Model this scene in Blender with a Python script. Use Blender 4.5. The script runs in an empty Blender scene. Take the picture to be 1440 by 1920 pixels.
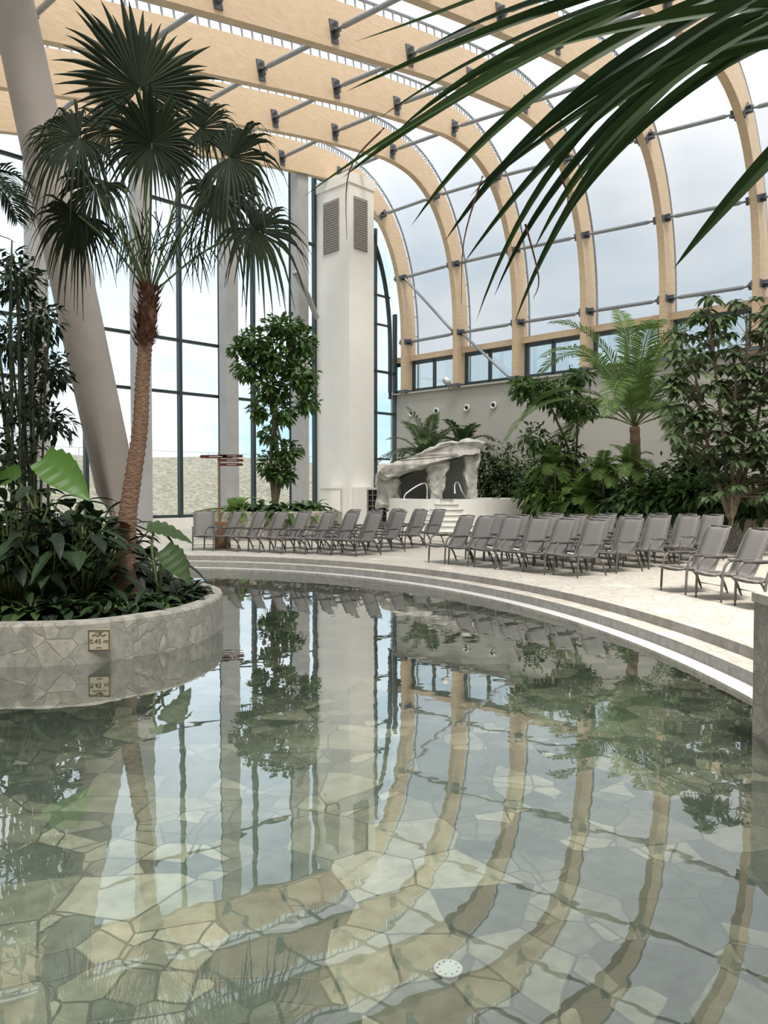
import bpy, math, random
from mathutils import Vector, Matrix, noise
random.seed(7)
COL = bpy.context.scene.collection
PI = math.pi
F = 1440.0
PITCH = math.atan(42/1440)
CAM = Vector((0, 0, 1.9))
DECK = 0.28
RND = random.random
def R(a, b): return random.uniform(a, b)
def ray(px, py):
    r = (px-720)/F; u = (960-py)/F
    return Vector((r, math.cos(PITCH)+u*math.sin(PITCH), -math.sin(PITCH)+u*math.cos(PITCH)))
def at(px, py, Y):
    d = ray(px, py); return CAM+d*(Y/d.y)
def gnd(px, py, z=DECK):
    d = ray(px, py); return CAM+d*((z-CAM.z)/d.z)
def proj(p):
    q = p-CAM; f = Vector((0, math.cos(PITCH), -math.sin(PITCH))); u = Vector((0, math.sin(PITCH), math.cos(PITCH)))
    d = q.dot(f)
    if d < .1: return (-9999, -9999)
    return (720+F*q.x/d, 960-F*q.dot(u)/d)
def seen(p, mg=25):
    for q in (p, Vector((p.x, p.y, -p.z))):
        x, y = proj(q)
        if -mg < x < 1440+mg and -mg < y < 1920+mg: return True
    return False
# hall axes
U = Vector((.70, .714, 0)).normalized(); V = Vector((-.714, .70, 0)).normalized()
K = Vector((.64, 41.2, 0)); Z = Vector((0, 0, 1))
def hall(s, t, z): return K-V*s+U*t+Z*z
ORD = ['first', 'second', 'third', 'fourth', 'fifth', 'sixth', 'seventh', 'eighth', 'ninth', 'tenth', 'eleventh', 'twelfth']

# ---------------------------------------------------------------- materials
def newmat(name):
    m = bpy.data.materials.new(name); m.use_nodes = True
    nt = m.node_tree; nt.nodes.clear()
    out = nt.nodes.new('ShaderNodeOutputMaterial')
    return m, nt, out
def pm(name, c1, c2=None, scale=4, rough=.6, bump=0, metal=0, detail=4, stretch=None, coord='Object', spec=.5, dist=.02):
    m, nt, out = newmat(name); N = nt.nodes; L = nt.links
    b = N.new('ShaderNodeBsdfPrincipled'); b.inputs['Roughness'].default_value = rough
    b.inputs['Metallic'].default_value = metal; b.inputs['Specular IOR Level'].default_value = spec
    L.new(b.outputs[0], out.inputs[0])
    c2 = c2 or tuple(x*.8 for x in c1)
    tc = N.new('ShaderNodeTexCoord'); mp = N.new('ShaderNodeMapping')
    L.new(tc.outputs[coord], mp.inputs[0])
    if stretch: mp.inputs['Scale'].default_value = stretch
    n = N.new('ShaderNodeTexNoise'); n.inputs['Scale'].default_value = scale; n.inputs['Detail'].default_value = detail
    L.new(mp.outputs[0], n.inputs['Vector'])
    r = N.new('ShaderNodeValToRGB'); L.new(n.outputs[0], r.inputs[0])
    r.color_ramp.elements[0].position = .32; r.color_ramp.elements[1].position = .68
    r.color_ramp.elements[0].color = (*c2, 1); r.color_ramp.elements[1].color = (*c1, 1)
    L.new(r.outputs[0], b.inputs['Base Color'])
    if bump:
        bp = N.new('ShaderNodeBump'); bp.inputs['Strength'].default_value = bump; bp.inputs['Distance'].default_value = dist
        L.new(n.outputs[0], bp.inputs['Height']); L.new(bp.outputs[0], b.inputs['Normal'])
    return m
def paving(name, cols, grout, scale, gw=.03, rough=.6, bump=.4, warp=.12, flat=False, two=False, mott=.55):
    m, nt, out = newmat(name); N = nt.nodes; L = nt.links
    b = N.new('ShaderNodeBsdfPrincipled'); b.inputs['Roughness'].default_value = rough
    L.new(b.outputs[0], out.inputs[0])
    g = N.new('ShaderNodeNewGeometry')
    nz = N.new('ShaderNodeTexNoise'); nz.inputs['Scale'].default_value = scale*1.3; nz.inputs['Detail'].default_value = 3
    L.new(g.outputs['Position'], nz.inputs['Vector'])
    sub = N.new('ShaderNodeVectorMath'); sub.operation = 'MULTIPLY_ADD'
    L.new(nz.outputs['Color'], sub.inputs[0]); sub.inputs[1].default_value = (warp, warp, 0 if flat else warp)
    L.new(g.outputs['Position'], sub.inputs[2])
    def cells(sc, off):
        ad = N.new('ShaderNodeVectorMath'); ad.operation = 'ADD'; L.new(sub.outputs[0], ad.inputs[0]); ad.inputs[1].default_value = (off, off*1.7, 0)
        v1 = N.new('ShaderNodeTexVoronoi'); v1.feature = 'F1'; v2 = N.new('ShaderNodeTexVoronoi'); v2.feature = 'DISTANCE_TO_EDGE'
        for v in (v1, v2):
            if flat: v.voronoi_dimensions = '2D'
            v.inputs['Scale'].default_value = sc; v.inputs['Randomness'].default_value = 1.0
            L.new(ad.outputs[0], v.inputs['Vector'])
        sep = N.new('ShaderNodeSeparateColor'); L.new(v1.outputs['Color'], sep.inputs[0])
        st = N.new('ShaderNodeMapRange'); st.inputs['From Min'].default_value = gw*.5*sc/scale; st.inputs['From Max'].default_value = gw*sc/scale
        L.new(v2.outputs['Distance'], st.inputs['Value'])
        return sep, st
    sA, eA = cells(scale, 0)
    val, edge = sA.outputs[0], eA.outputs[0]
    if two:
        sB, eB = cells(scale*1.9, 3.3)
        mk = N.new('ShaderNodeMath'); mk.operation = 'GREATER_THAN'; mk.inputs[1].default_value = .62; L.new(sA.outputs[1], mk.inputs[0])
        mv = N.new('ShaderNodeMix'); L.new(mk.outputs[0], mv.inputs[0]); L.new(val, mv.inputs[2]); L.new(sB.outputs[0], mv.inputs[3])
        me_ = N.new('ShaderNodeMix'); L.new(mk.outputs[0], me_.inputs[0]); me_.inputs[2].default_value = 1; L.new(eB.outputs[0], me_.inputs[3])
        mn = N.new('ShaderNodeMath'); mn.operation = 'MINIMUM'; L.new(edge, mn.inputs[0]); L.new(me_.outputs[0], mn.inputs[1])
        val, edge = mv.outputs[0], mn.outputs[0]
    r = N.new('ShaderNodeValToRGB'); L.new(val, r.inputs[0])
    cr = r.color_ramp; cr.interpolation = 'CONSTANT' if len(cols) > 5 else 'LINEAR'
    while len(cr.elements) < len(cols): cr.elements.new(.5)
    for i, c in enumerate(cols):
        cr.elements[i].position = i/(len(cols)-(0 if len(cols) > 5 else 1)); cr.elements[i].color = (*c, 1)
    n2 = N.new('ShaderNodeTexNoise'); n2.inputs['Scale'].default_value = 9; n2.inputs['Detail'].default_value = 8; n2.inputs['Roughness'].default_value = .65
    L.new(g.outputs['Position'], n2.inputs['Vector'])
    mul = N.new('ShaderNodeMix'); mul.data_type = 'RGBA'; mul.blend_type = 'MULTIPLY'; mul.inputs[0].default_value = mott
    rr = N.new('ShaderNodeValToRGB'); rr.color_ramp.elements[0].position = .3; rr.color_ramp.elements[1].position = .65
    rr.color_ramp.elements[0].color = (.5, .5, .48, 1)
    L.new(n2.outputs[0], rr.inputs[0])
    L.new(r.outputs[0], mul.inputs[6]); L.new(rr.outputs[0], mul.inputs[7])
    mx = N.new('ShaderNodeMix'); mx.data_type = 'RGBA'
    mx.inputs[6].default_value = (*grout, 1); L.new(edge, mx.inputs[0]); L.new(mul.outputs[2], mx.inputs[7])
    L.new(mx.outputs[2], b.inputs['Base Color'])
    bp = N.new('ShaderNodeBump'); bp.inputs['Strength'].default_value = bump; bp.inputs['Distance'].default_value = .015
    L.new(edge, bp.inputs['Height']); L.new(bp.outputs[0], b.inputs['Normal'])
    return m
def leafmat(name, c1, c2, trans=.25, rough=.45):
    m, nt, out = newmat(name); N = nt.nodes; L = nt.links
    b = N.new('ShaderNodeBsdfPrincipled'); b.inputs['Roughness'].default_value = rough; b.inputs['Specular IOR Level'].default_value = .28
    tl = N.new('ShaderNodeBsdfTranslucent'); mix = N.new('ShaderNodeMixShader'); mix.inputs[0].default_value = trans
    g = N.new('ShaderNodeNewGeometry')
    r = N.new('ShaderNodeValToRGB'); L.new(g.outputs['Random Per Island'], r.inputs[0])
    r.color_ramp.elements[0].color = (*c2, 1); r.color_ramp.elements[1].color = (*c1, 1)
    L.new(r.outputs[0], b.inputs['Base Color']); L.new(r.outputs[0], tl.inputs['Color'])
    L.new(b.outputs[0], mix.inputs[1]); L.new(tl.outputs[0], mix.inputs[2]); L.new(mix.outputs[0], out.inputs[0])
    return m
def glassmat(name, tint, refl, white=0, wcol=(.9, .93, .95)):
    m, nt, out = newmat(name); N = nt.nodes; L = nt.links
    t = N.new('ShaderNodeBsdfTransparent'); t.inputs[0].default_value = (*tint, 1)
    gl = N.new('ShaderNodeBsdfGlossy'); gl.inputs['Roughness'].default_value = .02
    mx = N.new('ShaderNodeMixShader'); mx.inputs[0].default_value = refl
    L.new(t.outputs[0], mx.inputs[1]); L.new(gl.outputs[0], mx.inputs[2])
    last = mx
    if white:
        tr = N.new('ShaderNodeBsdfTranslucent'); tr.inputs[0].default_value = (*wcol, 1)
        m2 = N.new('ShaderNodeMixShader'); m2.inputs[0].default_value = white
        L.new(last.outputs[0], m2.inputs[1]); L.new(tr.outputs[0], m2.inputs[2]); last = m2
    L.new(last.outputs[0], out.inputs[0])
    return m
def watermat(name):
    m, nt, out = newmat(name); N = nt.nodes; L = nt.links
    t = N.new('ShaderNodeBsdfTransparent'); t.inputs[0].default_value = (.87, .94, .91, 1)
    gl = N.new('ShaderNodeBsdfGlossy'); gl.inputs['Roughness'].default_value = .0
    fr = N.new('ShaderNodeFresnel'); fr.inputs['IOR'].default_value = 1.5
    sc = N.new('ShaderNodeMath'); sc.operation = 'MULTIPLY_ADD'; sc.inputs[1].default_value = 3.1; sc.inputs[2].default_value = -.06; sc.use_clamp = True
    mn = N.new('ShaderNodeMath'); mn.operation = 'MINIMUM'; mn.inputs[1].default_value = .82
    mx = N.new('ShaderNodeMixShader'); g = N.new('ShaderNodeNewGeometry')
    n = N.new('ShaderNodeTexNoise'); n.inputs['Scale'].default_value = 2.2; n.inputs['Detail'].default_value = 2.5
    L.new(g.outputs['Position'], n.inputs['Vector'])
    bp = N.new('ShaderNodeBump'); bp.inputs['Strength'].default_value = 1; bp.inputs['Distance'].default_value = .0016
    L.new(n.outputs[0], bp.inputs['Height'])
    L.new(bp.outputs[0], gl.inputs['Normal']); L.new(bp.outputs[0], fr.inputs['Normal'])
    L.new(fr.outputs[0], sc.inputs[0]); L.new(sc.outputs[0], mn.inputs[0])
    L.new(mn.outputs[0], mx.inputs[0]); L.new(t.outputs[0], mx.inputs[1]); L.new(gl.outputs[0], mx.inputs[2])
    L.new(mx.outputs[0], out.inputs[0])
    return m
M = {}
M['timber'] = pm('timber', (.68, .52, .35), (.59, .43, .27), 3, .5, .05, stretch=(1, 1, 6))
M['steel'] = pm('steel', (.32, .34, .36), (.27, .29, .31), 6, .4, 0, .3)
M['dark_steel'] = pm('dark_steel', (.14, .15, .17), (.11, .12, .13), 6, .45, 0, .3)
M['frame'] = pm('frame', (.035, .05, .055), (.025, .04, .044), 6, .4)
M['column_grey'] = pm('column_grey', (.36, .32, .28), (.325, .285, .25), 2, .55)
M['gable_column'] = pm('gable_column', (.42, .42, .41), (.37, .37, .36), 2, .55)
M['white_paint'] = pm('white_paint', (.88, .86, .80), (.84, .82, .76), 1.5, .6)
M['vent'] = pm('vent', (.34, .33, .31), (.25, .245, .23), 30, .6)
M['chair_fabric'] = pm('chair_fabric', (.205, .195, .185), (.17, .162, .154), 120, .75, .1)
M['chair_frame'] = pm('chair_frame', (.155, .145, .138), (.125, .118, .112), 10, .45)
M['pool_floor'] = paving('pool_floor', [(.115, .13, .105), (.22, .22, .172), (.15, .162, .13), (.30, .29, .225), (.185, .19, .152), (.25, .245, .19), (.13, .145, .12), (.36, .34, .265)], (.105, .112, .09), 2.6, .02, .6, .5, .05, True, True, .85)
M['crazy'] = paving('crazy_paving', [(.44, .41, .36), (.53, .495, .44), (.48, .45, .395), (.57, .535, .475)], (.35, .325, .285), 2.2, .03, .7, .3, .12, True, True)
M['pebble'] = paving('pebble_deck', [(.42, .385, .33), (.50, .465, .40), (.56, .52, .455), (.47, .435, .375)], (.36, .33, .285), 22, .05, .75, .4, 0, True)
M['stone_wall'] = paving('stone_wall', [(.31, .30, .265), (.38, .365, .32), (.34, .33, .29), (.42, .40, .35), (.32, .31, .27), (.36, .345, .305)], (.255, .245, .215), 3.0, .02, .75, .5, .07, False, True, .85)
M['pebble_wall'] = paving('pebble_wall', [(.36, .33, .29), (.50, .46, .41), (.58, .54, .48)], (.25, .23, .2), 16, .06, .8, .5, 0)
M['riser'] = paving('riser_tile', [(.30, .295, .275), (.37, .36, .335), (.335, .325, .305)], (.25, .245, .23), 6, .03, .6, .3, 0)
M['white_rim'] = pm('white_rim', (.56, .56, .55), (.50, .50, .50), 30, .4)
M['water'] = watermat('water')
M['glass'] = glassmat('glass', (.90, .96, .98), .05)
M['etfe'] = glassmat('etfe_membrane', (.95, .96, .97), .02, .60, (.36, .362, .368))
M['soil'] = pm('soil', (.05, .035, .025), (.03, .02, .015), 12, .9, .5)
M['rock'] = pm('rock', (.64, .61, .555), (.27, .255, .23), 3.2, .9, .9, detail=14, dist=.06)
M['berm'] = pm('berm', (.22, .198, .157), (.085, .085, .062), 3.5, .95, .5, detail=12)
M['ground'] = pm('ground', (.22, .205, .17), (.16, .155, .13), .6, .9)
M['trunk'] = pm('palm_trunk', (.32, .19, .125), (.15, .085, .055), 16, .85, 1.0, stretch=(1, 1, 3))
M['husk'] = pm('husk', (.20, .09, .055), (.10, .045, .03), 20, .9, .6)
M['bark'] = pm('bark', (.22, .18, .12), (.13, .10, .07), 16, .85, .5)
M['cane'] = pm('cane', (.07, .09, .04), (.04, .055, .025), 16, .6)
M['stem_green'] = pm('stem_green', (.15, .20, .07), (.10, .13, .045), 8, .5)
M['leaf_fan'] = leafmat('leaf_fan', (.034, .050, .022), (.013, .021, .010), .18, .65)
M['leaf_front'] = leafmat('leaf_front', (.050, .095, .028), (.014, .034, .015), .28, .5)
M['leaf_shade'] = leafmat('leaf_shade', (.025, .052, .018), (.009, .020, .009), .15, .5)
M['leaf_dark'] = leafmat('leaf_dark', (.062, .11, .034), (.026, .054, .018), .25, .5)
M['leaf_mid'] = leafmat('leaf_mid', (.10, .18, .042), (.038, .08, .022), .3)
M['leaf_light'] = leafmat('leaf_light', (.22, .33, .085), (.10, .18, .045), .38)
M['leaf_coco'] = leafmat('leaf_coco', (.15, .24, .06), (.07, .13, .035), .35)
M['leaf_grey'] = leafmat('leaf_grey', (.13, .185, .08), (.055, .09, .04), .3)
M['leaf_ear'] = leafmat('leaf_ear', (.12, .26, .05), (.09, .19, .035), .4, .35)
M['red_sign'] = pm('red_sign', (.11, .03, .02), (.09, .025, .018), 6, .4)
M['post_wood'] = pm('post_wood', (.26, .15, .09), (.19, .11, .065), 8, .6, stretch=(1, 1, .2))
M['plaque'] = pm('plaque_face', (.44, .39, .28), (.40, .355, .255), 10, .4)
M['plaque_edge'] = pm('plaque_edge', (.08, .05, .03), (.06, .04, .025), 10, .4)
M['black'] = pm('black', (.02, .02, .02), (.015, .015, .015), 10, .5)
M['chrome'] = pm('chrome', (.7, .7, .7), (.6, .6, .6), 5, .2, 0, .9)
M['white_plastic'] = pm('white_plastic', (.8, .8, .78), (.72, .72, .7), 10, .4)
M['drain'] = pm('drain_plastic', (.60, .61, .58), (.53, .54, .51), 10, .4)
M['dark_hole'] = pm('dark_hole', (.12, .12, .11), (.1, .1, .09), 10, .5)
def concrete():
    m, nt, out = newmat('concrete_panels'); N = nt.nodes; L = nt.links
    b = N.new('ShaderNodeBsdfPrincipled'); b.inputs['Roughness'].default_value = .75; L.new(b.outputs[0], out.inputs[0])
    tc = N.new('ShaderNodeTexCoord'); sp = N.new('ShaderNodeSeparateXYZ'); L.new(tc.outputs['Object'], sp.inputs[0])
    cb = N.new('ShaderNodeCombineXYZ'); L.new(sp.outputs[0], cb.inputs[0]); L.new(sp.outputs[2], cb.inputs[1])
    br = N.new('ShaderNodeTexBrick'); L.new(cb.outputs[0], br.inputs['Vector'])
    br.inputs['Color1'].default_value = (.50, .475, .42, 1); br.inputs['Color2'].default_value = (.48, .455, .405, 1)
    br.inputs['Mortar'].default_value = (.43, .41, .365, 1); br.inputs['Scale'].default_value = 1
    br.inputs['Brick Width'].default_value = 2.6; br.inputs['Row Height'].default_value = 1.3; br.inputs['Mortar Size'].default_value = .008
    L.new(br.outputs[0], b.inputs['Base Color'])
    return m
M['concrete'] = concrete()

# ---------------------------------------------------------------- mesh builder
def frame_of(d):
    d = d.normalized(); a = Vector((0, 0, 1)) if abs(d.z) < .95 else Vector((1, 0, 0))
    s = d.cross(a).normalized(); return s, s.cross(d).normalized()
def catmull(pts, n=6):
    P = [Vector(p) for p in pts]; out = []
    for i in range(len(P)-1):
        p0 = P[max(i-1, 0)]; p1 = P[i]; p2 = P[i+1]; p3 = P[min(i+2, len(P)-1)]
        for k in range(n):
            t = k/n
            out.append(.5*((2*p1)+(p2-p0)*t+(2*p0-5*p1+4*p2-p3)*t*t+(3*p1-p0-3*p2+p3)*t**3))
    out.append(P[-1].copy()); return out
class MB:
    def __init__(s): s.v = []; s.f = []
    def add(s, vs, fs):
        o = len(s.v); s.v += [tuple(p) for p in vs]; s.f += [tuple(i+o for i in f) for f in fs]
    def box(s, c, ax, ay, az):
        c = Vector(c); vs = [c+ax*i+ay*j+az*k for k in (-1, 1) for j in (-1, 1) for i in (-1, 1)]
        s.add(vs, [(0, 2, 3, 1), (4, 5, 7, 6), (0, 1, 5, 4), (2, 6, 7, 3), (0, 4, 6, 2), (1, 3, 7, 5)])
    def bx(s, c, x, y, z): s.box(c, Vector((x/2, 0, 0)), Vector((0, y/2, 0)), Vector((0, 0, z/2)))
    def hbox(s, s0, s1, t0, t1, z0, z1):
        s.box(hall((s0+s1)/2, (t0+t1)/2, (z0+z1)/2), V*((s1-s0)/2), U*((t1-t0)/2), Z*((z1-z0)/2))
    def tube(s, pts, r, n=8):
        pts = [Vector(p) for p in pts]; m = len(pts)
        rs = r if isinstance(r, (list, tuple)) else [r]*m
        sx = None; vs = []
        for i, p in enumerate(pts):
            d = (pts[min(i+1, m-1)]-pts[max(i-1, 0)])
            if d.length < 1e-9: d = Z.copy()
            d.normalize()
            if sx is None: sx, sy = frame_of(d)
            else:
                sx = sx-d*sx.dot(d)
                if sx.length < 1e-6: sx, _ = frame_of(d)
                sx.normalize(); sy = d.cross(sx)
            for k in range(n):
                a = 2*PI*k/n; vs.append(p+(sx*math.cos(a)+sy*math.sin(a))*rs[i])
        fs = [(i*n+k, i*n+(k+1) % n, (i+1)*n+(k+1) % n, (i+1)*n+k) for i in range(m-1) for k in range(n)]
        fs += [tuple(range(n-1, -1, -1)), tuple((m-1)*n+k for k in range(n))]
        s.add(vs, fs)
    def leaf(s, b, d, up, L, W, droop=.2, st=4, fold=.15, shape=None, wave=0):
        d = d.normalized(); side = d.cross(up)
        if side.length < 1e-4: side = d.cross(Vector((1, .3, 0)))
        side.normalize(); nr = side.cross(d).normalized(); vs = []
        for i in range(st+1):
            f = i/st
            w = (shape(f) if shape else math.sin(PI*min(1, f*.93+.07))**.8 if f < 1 else 0)*W/2
            p = b+d*(f*L)-Z*(droop*L*f*f)
            if i == st: vs += [p]
            else:
                w1 = wave*w*math.sin(i*2.1); w2 = wave*w*math.sin(i*2.1+1.3)
                vs += [p-side*w+nr*(fold*w+w1), p, p+side*w+nr*(fold*w+w2)]
        fs = []
        for i in range(st-1):
            a = i*3; fs += [(a, a+1, a+4, a+3), (a+1, a+2, a+5, a+4)]
        a = (st-1)*3; e = st*3; fs += [(a, a+1, e), (a+1, a+2, e)]
        s.add(vs, fs)
    def qleaf(s, b, d, up, L, W, droop=.2):
        d = d.normalized(); side = d.cross(up)
        if side.length < 1e-4: side = Vector((1, 0, 0))
        side.normalize()
        m = b+d*(L*.45)-Z*(droop*L*.1); e = b+d*L-Z*(droop*L)
        s.add([b, m-side*W/2, m+Z*W*.08, m+side*W/2, e], [(0, 2, 1), (0, 3, 2), (1, 2, 4), (2, 3, 4)])
    def build(s, name, mat, parent=None, smooth=False):
        me = bpy.data.meshes.new(name); me.from_pydata(s.v, [], s.f); me.update()
        me.materials.append(M[mat] if isinstance(mat, str) else mat)
        if smooth: me.polygons.foreach_set('use_smooth', [True]*len(me.polygons))
        o = bpy.data.objects.new(name, me); COL.objects.link(o)
        if parent:
            o.parent = parent
            if parent.get('_e'):
                o.matrix_parent_inverse = Matrix.Translation(-Vector(parent.location))
        return o
def tag(o, label=None, cat=None, group=None, kind=None):
    if label: o['label'] = label
    if cat: o['category'] = cat
    if group: o['group'] = group
    if kind: o['kind'] = kind
    return o
def empty(name, loc, label=None, cat=None, group=None, kind=None, world=True):
    o = bpy.data.objects.new(name, None); COL.objects.link(o); o.location = loc; o.empty_display_size = .2
    if world: o['_e'] = 1
    return tag(o, label, cat, group, kind)
def struct(mb, name, mat, smooth=False, parent=None):
    o = mb.build(name, mat, parent, smooth)
    if not parent: o['kind'] = 'structure'
    return o

# ---------------------------------------------------------------- arch profile
PROF = [(0, 6.9), (0, 9.6), (-.1, 11.3), (-.4, 12.9), (-.9, 14.3), (-1.6, 15.45), (-2.5, 16.3), (-3.6, 16.85), (-5, 17.1), (-6.5, 17.05),
        (-10, 16.6), (-14, 15.85), (-18, 15.05), (-22, 14.2), (-28, 12.9), (-34, 11.6)]
PC = catmull([(t, z, 0) for t, z in PROF], 5)
def kz(s): return 1-.007*max(0, s-6)
def prof(s): return [(p.x, 6.9+(p.y-6.9)*kz(s)) for p in PC]
def zat(s, t):
    P = prof(s)
    for (a, za), (b, zb) in zip(P, P[1:]):
        if b <= t <= a and a != b: return za+(zb-za)*(t-a)/(b-a)
    return P[-1][1]
def depth_at(t, z): return .85+.5*min(1, max(0, (-t-.3)/6))
ARCH = [.88, 4.38, 7.88, 11.38, 14.88, 18.38, 21.88]
LEV = []
for ti, zi in [(0, 9.6), (-.42, 12.95), (-2.0, 15.9), (-5, 17.1), (-8.3, 17.0), (-11.6, 16.55), (-15, 15.9), (-18.5, 15.1), (-22, 14.3), (-26, 13.2)]:
    LEV.append(min(range(len(PC)), key=lambda i: (PC[i].x-ti)**2+(PC[i].y-zi)**2))
def outn(s, i):
    P = prof(s); a = P[max(i-1, 0)]; b = P[min(i+1, len(P)-1)]
    tx, tz = b[0]-a[0], b[1]-a[1]; l = math.hypot(tx, tz); tx /= l; tz /= l
    p, n = P[i], (tz, -tx)
    if (p[0]+15)*n[0]+(p[1]-5)*n[1] < 0: n = (-n[0], -n[1])
    return p, (tx, tz), n
AW = .14
for ai, s in enumerate(ARCH):
    root = empty('timber_arch', hall(s, 0, 6.9), f'glulam timber arch, {ORD[ai]} from the glass gable wall, curving down onto the concrete wall', 'beam', 'glulam roof arches')
    mb = MB(); vs = []; n = len(PC)
    for i in range(n):
        p, tg, nn = outn(s, i); dp = depth_at(*p)/2
        for (a, b) in ((-1, -1), (1, -1), (1, 1), (-1, 1)):
            vs.append(hall(s+a*AW, p[0]+nn[0]*b*dp, p[1]+nn[1]*b*dp))
    fs = [(i*4+k, i*4+(k+1) % 4, (i+1)*4+(k+1) % 4, (i+1)*4+k) for i in range(n-1) for k in range(4)]
    fs += [(0, 1, 2, 3), ((n-1)*4+3, (n-1)*4+2, (n-1)*4+1, (n-1)*4)]
    mb.add(vs, fs); mb.build('beam', 'timber', root)
    rl = MB(); pts = []
    for i in range(n):
        p, tg, nn = outn(s, i); o_ = depth_at(*p)/2+.36
        pts.append(hall(s, p[0]+nn[0]*o_, p[1]+nn[1]*o_))
        if i > 28:
            rl.tube([hall(s, p[0]+nn[0]*(o_-.38), p[1]+nn[1]*(o_-.38)), pts[-1]], .045, 5)
            if i < n-1:
                p2, _, _n = outn(s, i+1); m0 = ((p[0]+p2[0])/2, (p[1]+p2[1])/2)
                rl.tube([hall(s, m0[0]+nn[0]*(o_-.38), m0[1]+nn[1]*(o_-.38)), hall(s, m0[0]+nn[0]*o_, m0[1]+nn[1]*o_)], .045, 5)
        elif i > 3 and i % 3 == 0:
            rl.tube([hall(s, p[0]+nn[0]*(o_-.38), p[1]+nn[1]*(o_-.38)), pts[-1]], .03, 5)
    rl.tube(pts, .05, 6); rl.build('roof_rail', 'steel', root)
    for li in LEV:
        p, tg, nn = outn(s, li); dp = depth_at(*p)/2
        b = MB(); T = (U*tg[0]+Z*tg[1]); Nn = (U*nn[0]+Z*nn[1]); c = hall(s, p[0], p[1])-Nn*(dp*.35)
        for sd in (-1, 1):
            b.box(c-V*(sd*(AW+.02)), T*.13, Nn*.32, V*.02)
            b.box(c-V*(sd*(AW+.12)), T*.03, Nn*.2, V*.1)
            b.box(c-V*(sd*(AW+.12)), T*.14, Nn*.03, V*.09)
        b.build('bracket', 'dark_steel', root)
    sh = MB(); sh.hbox(s-.24, s+.24, -.5, .5, 6.95, 7.1); sh.build('base_shoe', 'dark_steel', root)
LN = ['lowest on the wall', 'second from the wall foot', 'third from the wall foot', 'fourth from the wall foot', 'fifth up the roof', 'sixth up the roof', 'seventh up the roof', 'eighth up the roof', 'ninth up the roof', 'tenth up the roof']
for ai in range(len(ARCH)-1):
    s0 = ARCH[ai]+.3; s1 = ARCH[ai+1]-.3
    for k, li in enumerate(LEV):
        a, _, n1 = outn(ARCH[ai], li); b, _, n2 = outn(ARCH[ai+1], li)
        da = depth_at(*a)/2*.35; db = depth_at(*b)/2*.35
        A = hall(s0, a[0]-n1[0]*da, a[1]-n1[1]*da); B = hall(s1, b[0]-n2[0]*db, b[1]-n2[1]*db)
        if not any(seen(A.lerp(B, q/4)) for q in range(5)): continue
        m = MB(); m.tube([A, A.lerp(B, .06), A.lerp(B, .1), A.lerp(B, .9), A.lerp(B, .94), B], [.04, .04, .08, .08, .04, .04], 8)
        tag(m.build('roof_strut', 'steel', None, True), f'grey steel strut {LN[k]}, between {ORD[ai]} and {ORD[ai+1]} timber arch', 'strut', 'steel struts between the arches')
for (a0, l0, a1, l1, nm) in ((0, 1, 1, 0, 'upper'), (1, 0, 2, None, 'lower')):
    p, _, _ = outn(ARCH[a0], LEV[l0]); A = hall(ARCH[a0]+.2, p[0]-.2, p[1])
    if l1 is None: B = hall(ARCH[a1]-.3, -.2, 7.0)
    else:
        q, _, _ = outn(ARCH[a1], LEV[l1]); B = hall(ARCH[a1]-.2, q[0]-.2, q[1])
    m = MB(); m.tube([A, A.lerp(B, .05), A.lerp(B, .95), B], [.03, .07, .07, .03], 8)
    tag(m.build('brace_tube', 'steel', None, True), f'{nm} diagonal steel brace tube beside the corner arches', 'brace')
mb = MB(); ss = [-.1]
AR2 = ARCH+[25.38]
for a, b in zip(AR2, AR2[1:]+[29]): ss += [a, a+(b-a)*.25, a+(b-a)*.5, a+(b-a)*.75]
ss.append(29)
cols = len(PC); vs = []
for s in ss:
    near = min(abs(s-a) for a in AR2); bul = .25*min(1, near/1.7)
    for i in range(cols):
        p, tg, nn = outn(s, i); o_ = depth_at(*p)/2+.42+bul
        vs.append(hall(s, p[0]+nn[0]*o_, p[1]+nn[1]*o_))
fs = [(a*cols+i, a*cols+i+1, (a+1)*cols+i+1, (a+1)*cols+i) for a in range(len(ss)-1) for i in range(cols-1)]
mb.add(vs, fs); struct(mb, 'ceiling', 'etfe', True)

# ---------------------------------------------------------------- right wall
SMAX = 29
wall = MB(); wall.box((0, 0, 3.45), Vector((SMAX/2, 0, 0)), Vector((0, .4, 0)), Vector((0, 0, 3.45)))
o = wall.build('wall_right', 'concrete'); o['kind'] = 'structure'
o.matrix_world = Matrix.Translation(hall(SMAX/2-.3, .3, 0)) @ Matrix.Rotation(math.atan2(-V.y, -V.x), 4, 'Z')
tb = MB(); tb.hbox(-.3, SMAX, -.05, .45, 8.62, 8.9); struct(tb, 'trim_1', 'timber')
tb = MB(); tb.hbox(-.3, SMAX, -.28, .72, 6.9, 6.98); struct(tb, 'trim_2', 'concrete')
wn = 1
def window(name, s0, s1, t0, z0, z1, muls, th=.09):
    r = empty(name, hall((s0+s1)/2, t0, z0), kind='structure')
    f = MB()
    for (a, b) in ((z0, z0+th), (z1-th, z1)): f.hbox(s0, s1, t0-.05, t0+.05, a, b)
    for x in [s0+th/2, s1-th/2]+muls: f.hbox(x-th/2, x+th/2, t0-.05, t0+.05, z0, z1)
    g = MB(); g.hbox(s0, s1, t0-.005, t0+.005, z0, z1)
    f.build('frame', 'frame', r); g.build('pane', 'glass', r)
for a, b in zip([-.25]+AR2, AR2+[SMAX]):
    if b-a < 1.5: a0, b0 = a+.05, b-.24; mu = []
    else: a0, b0 = a+.24, b-.24; mu = [(a+b)/2]
    window(f'window_{wn}', a0, b0, .1, 7.0, 8.6, mu, th=.17); wn += 1

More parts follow.
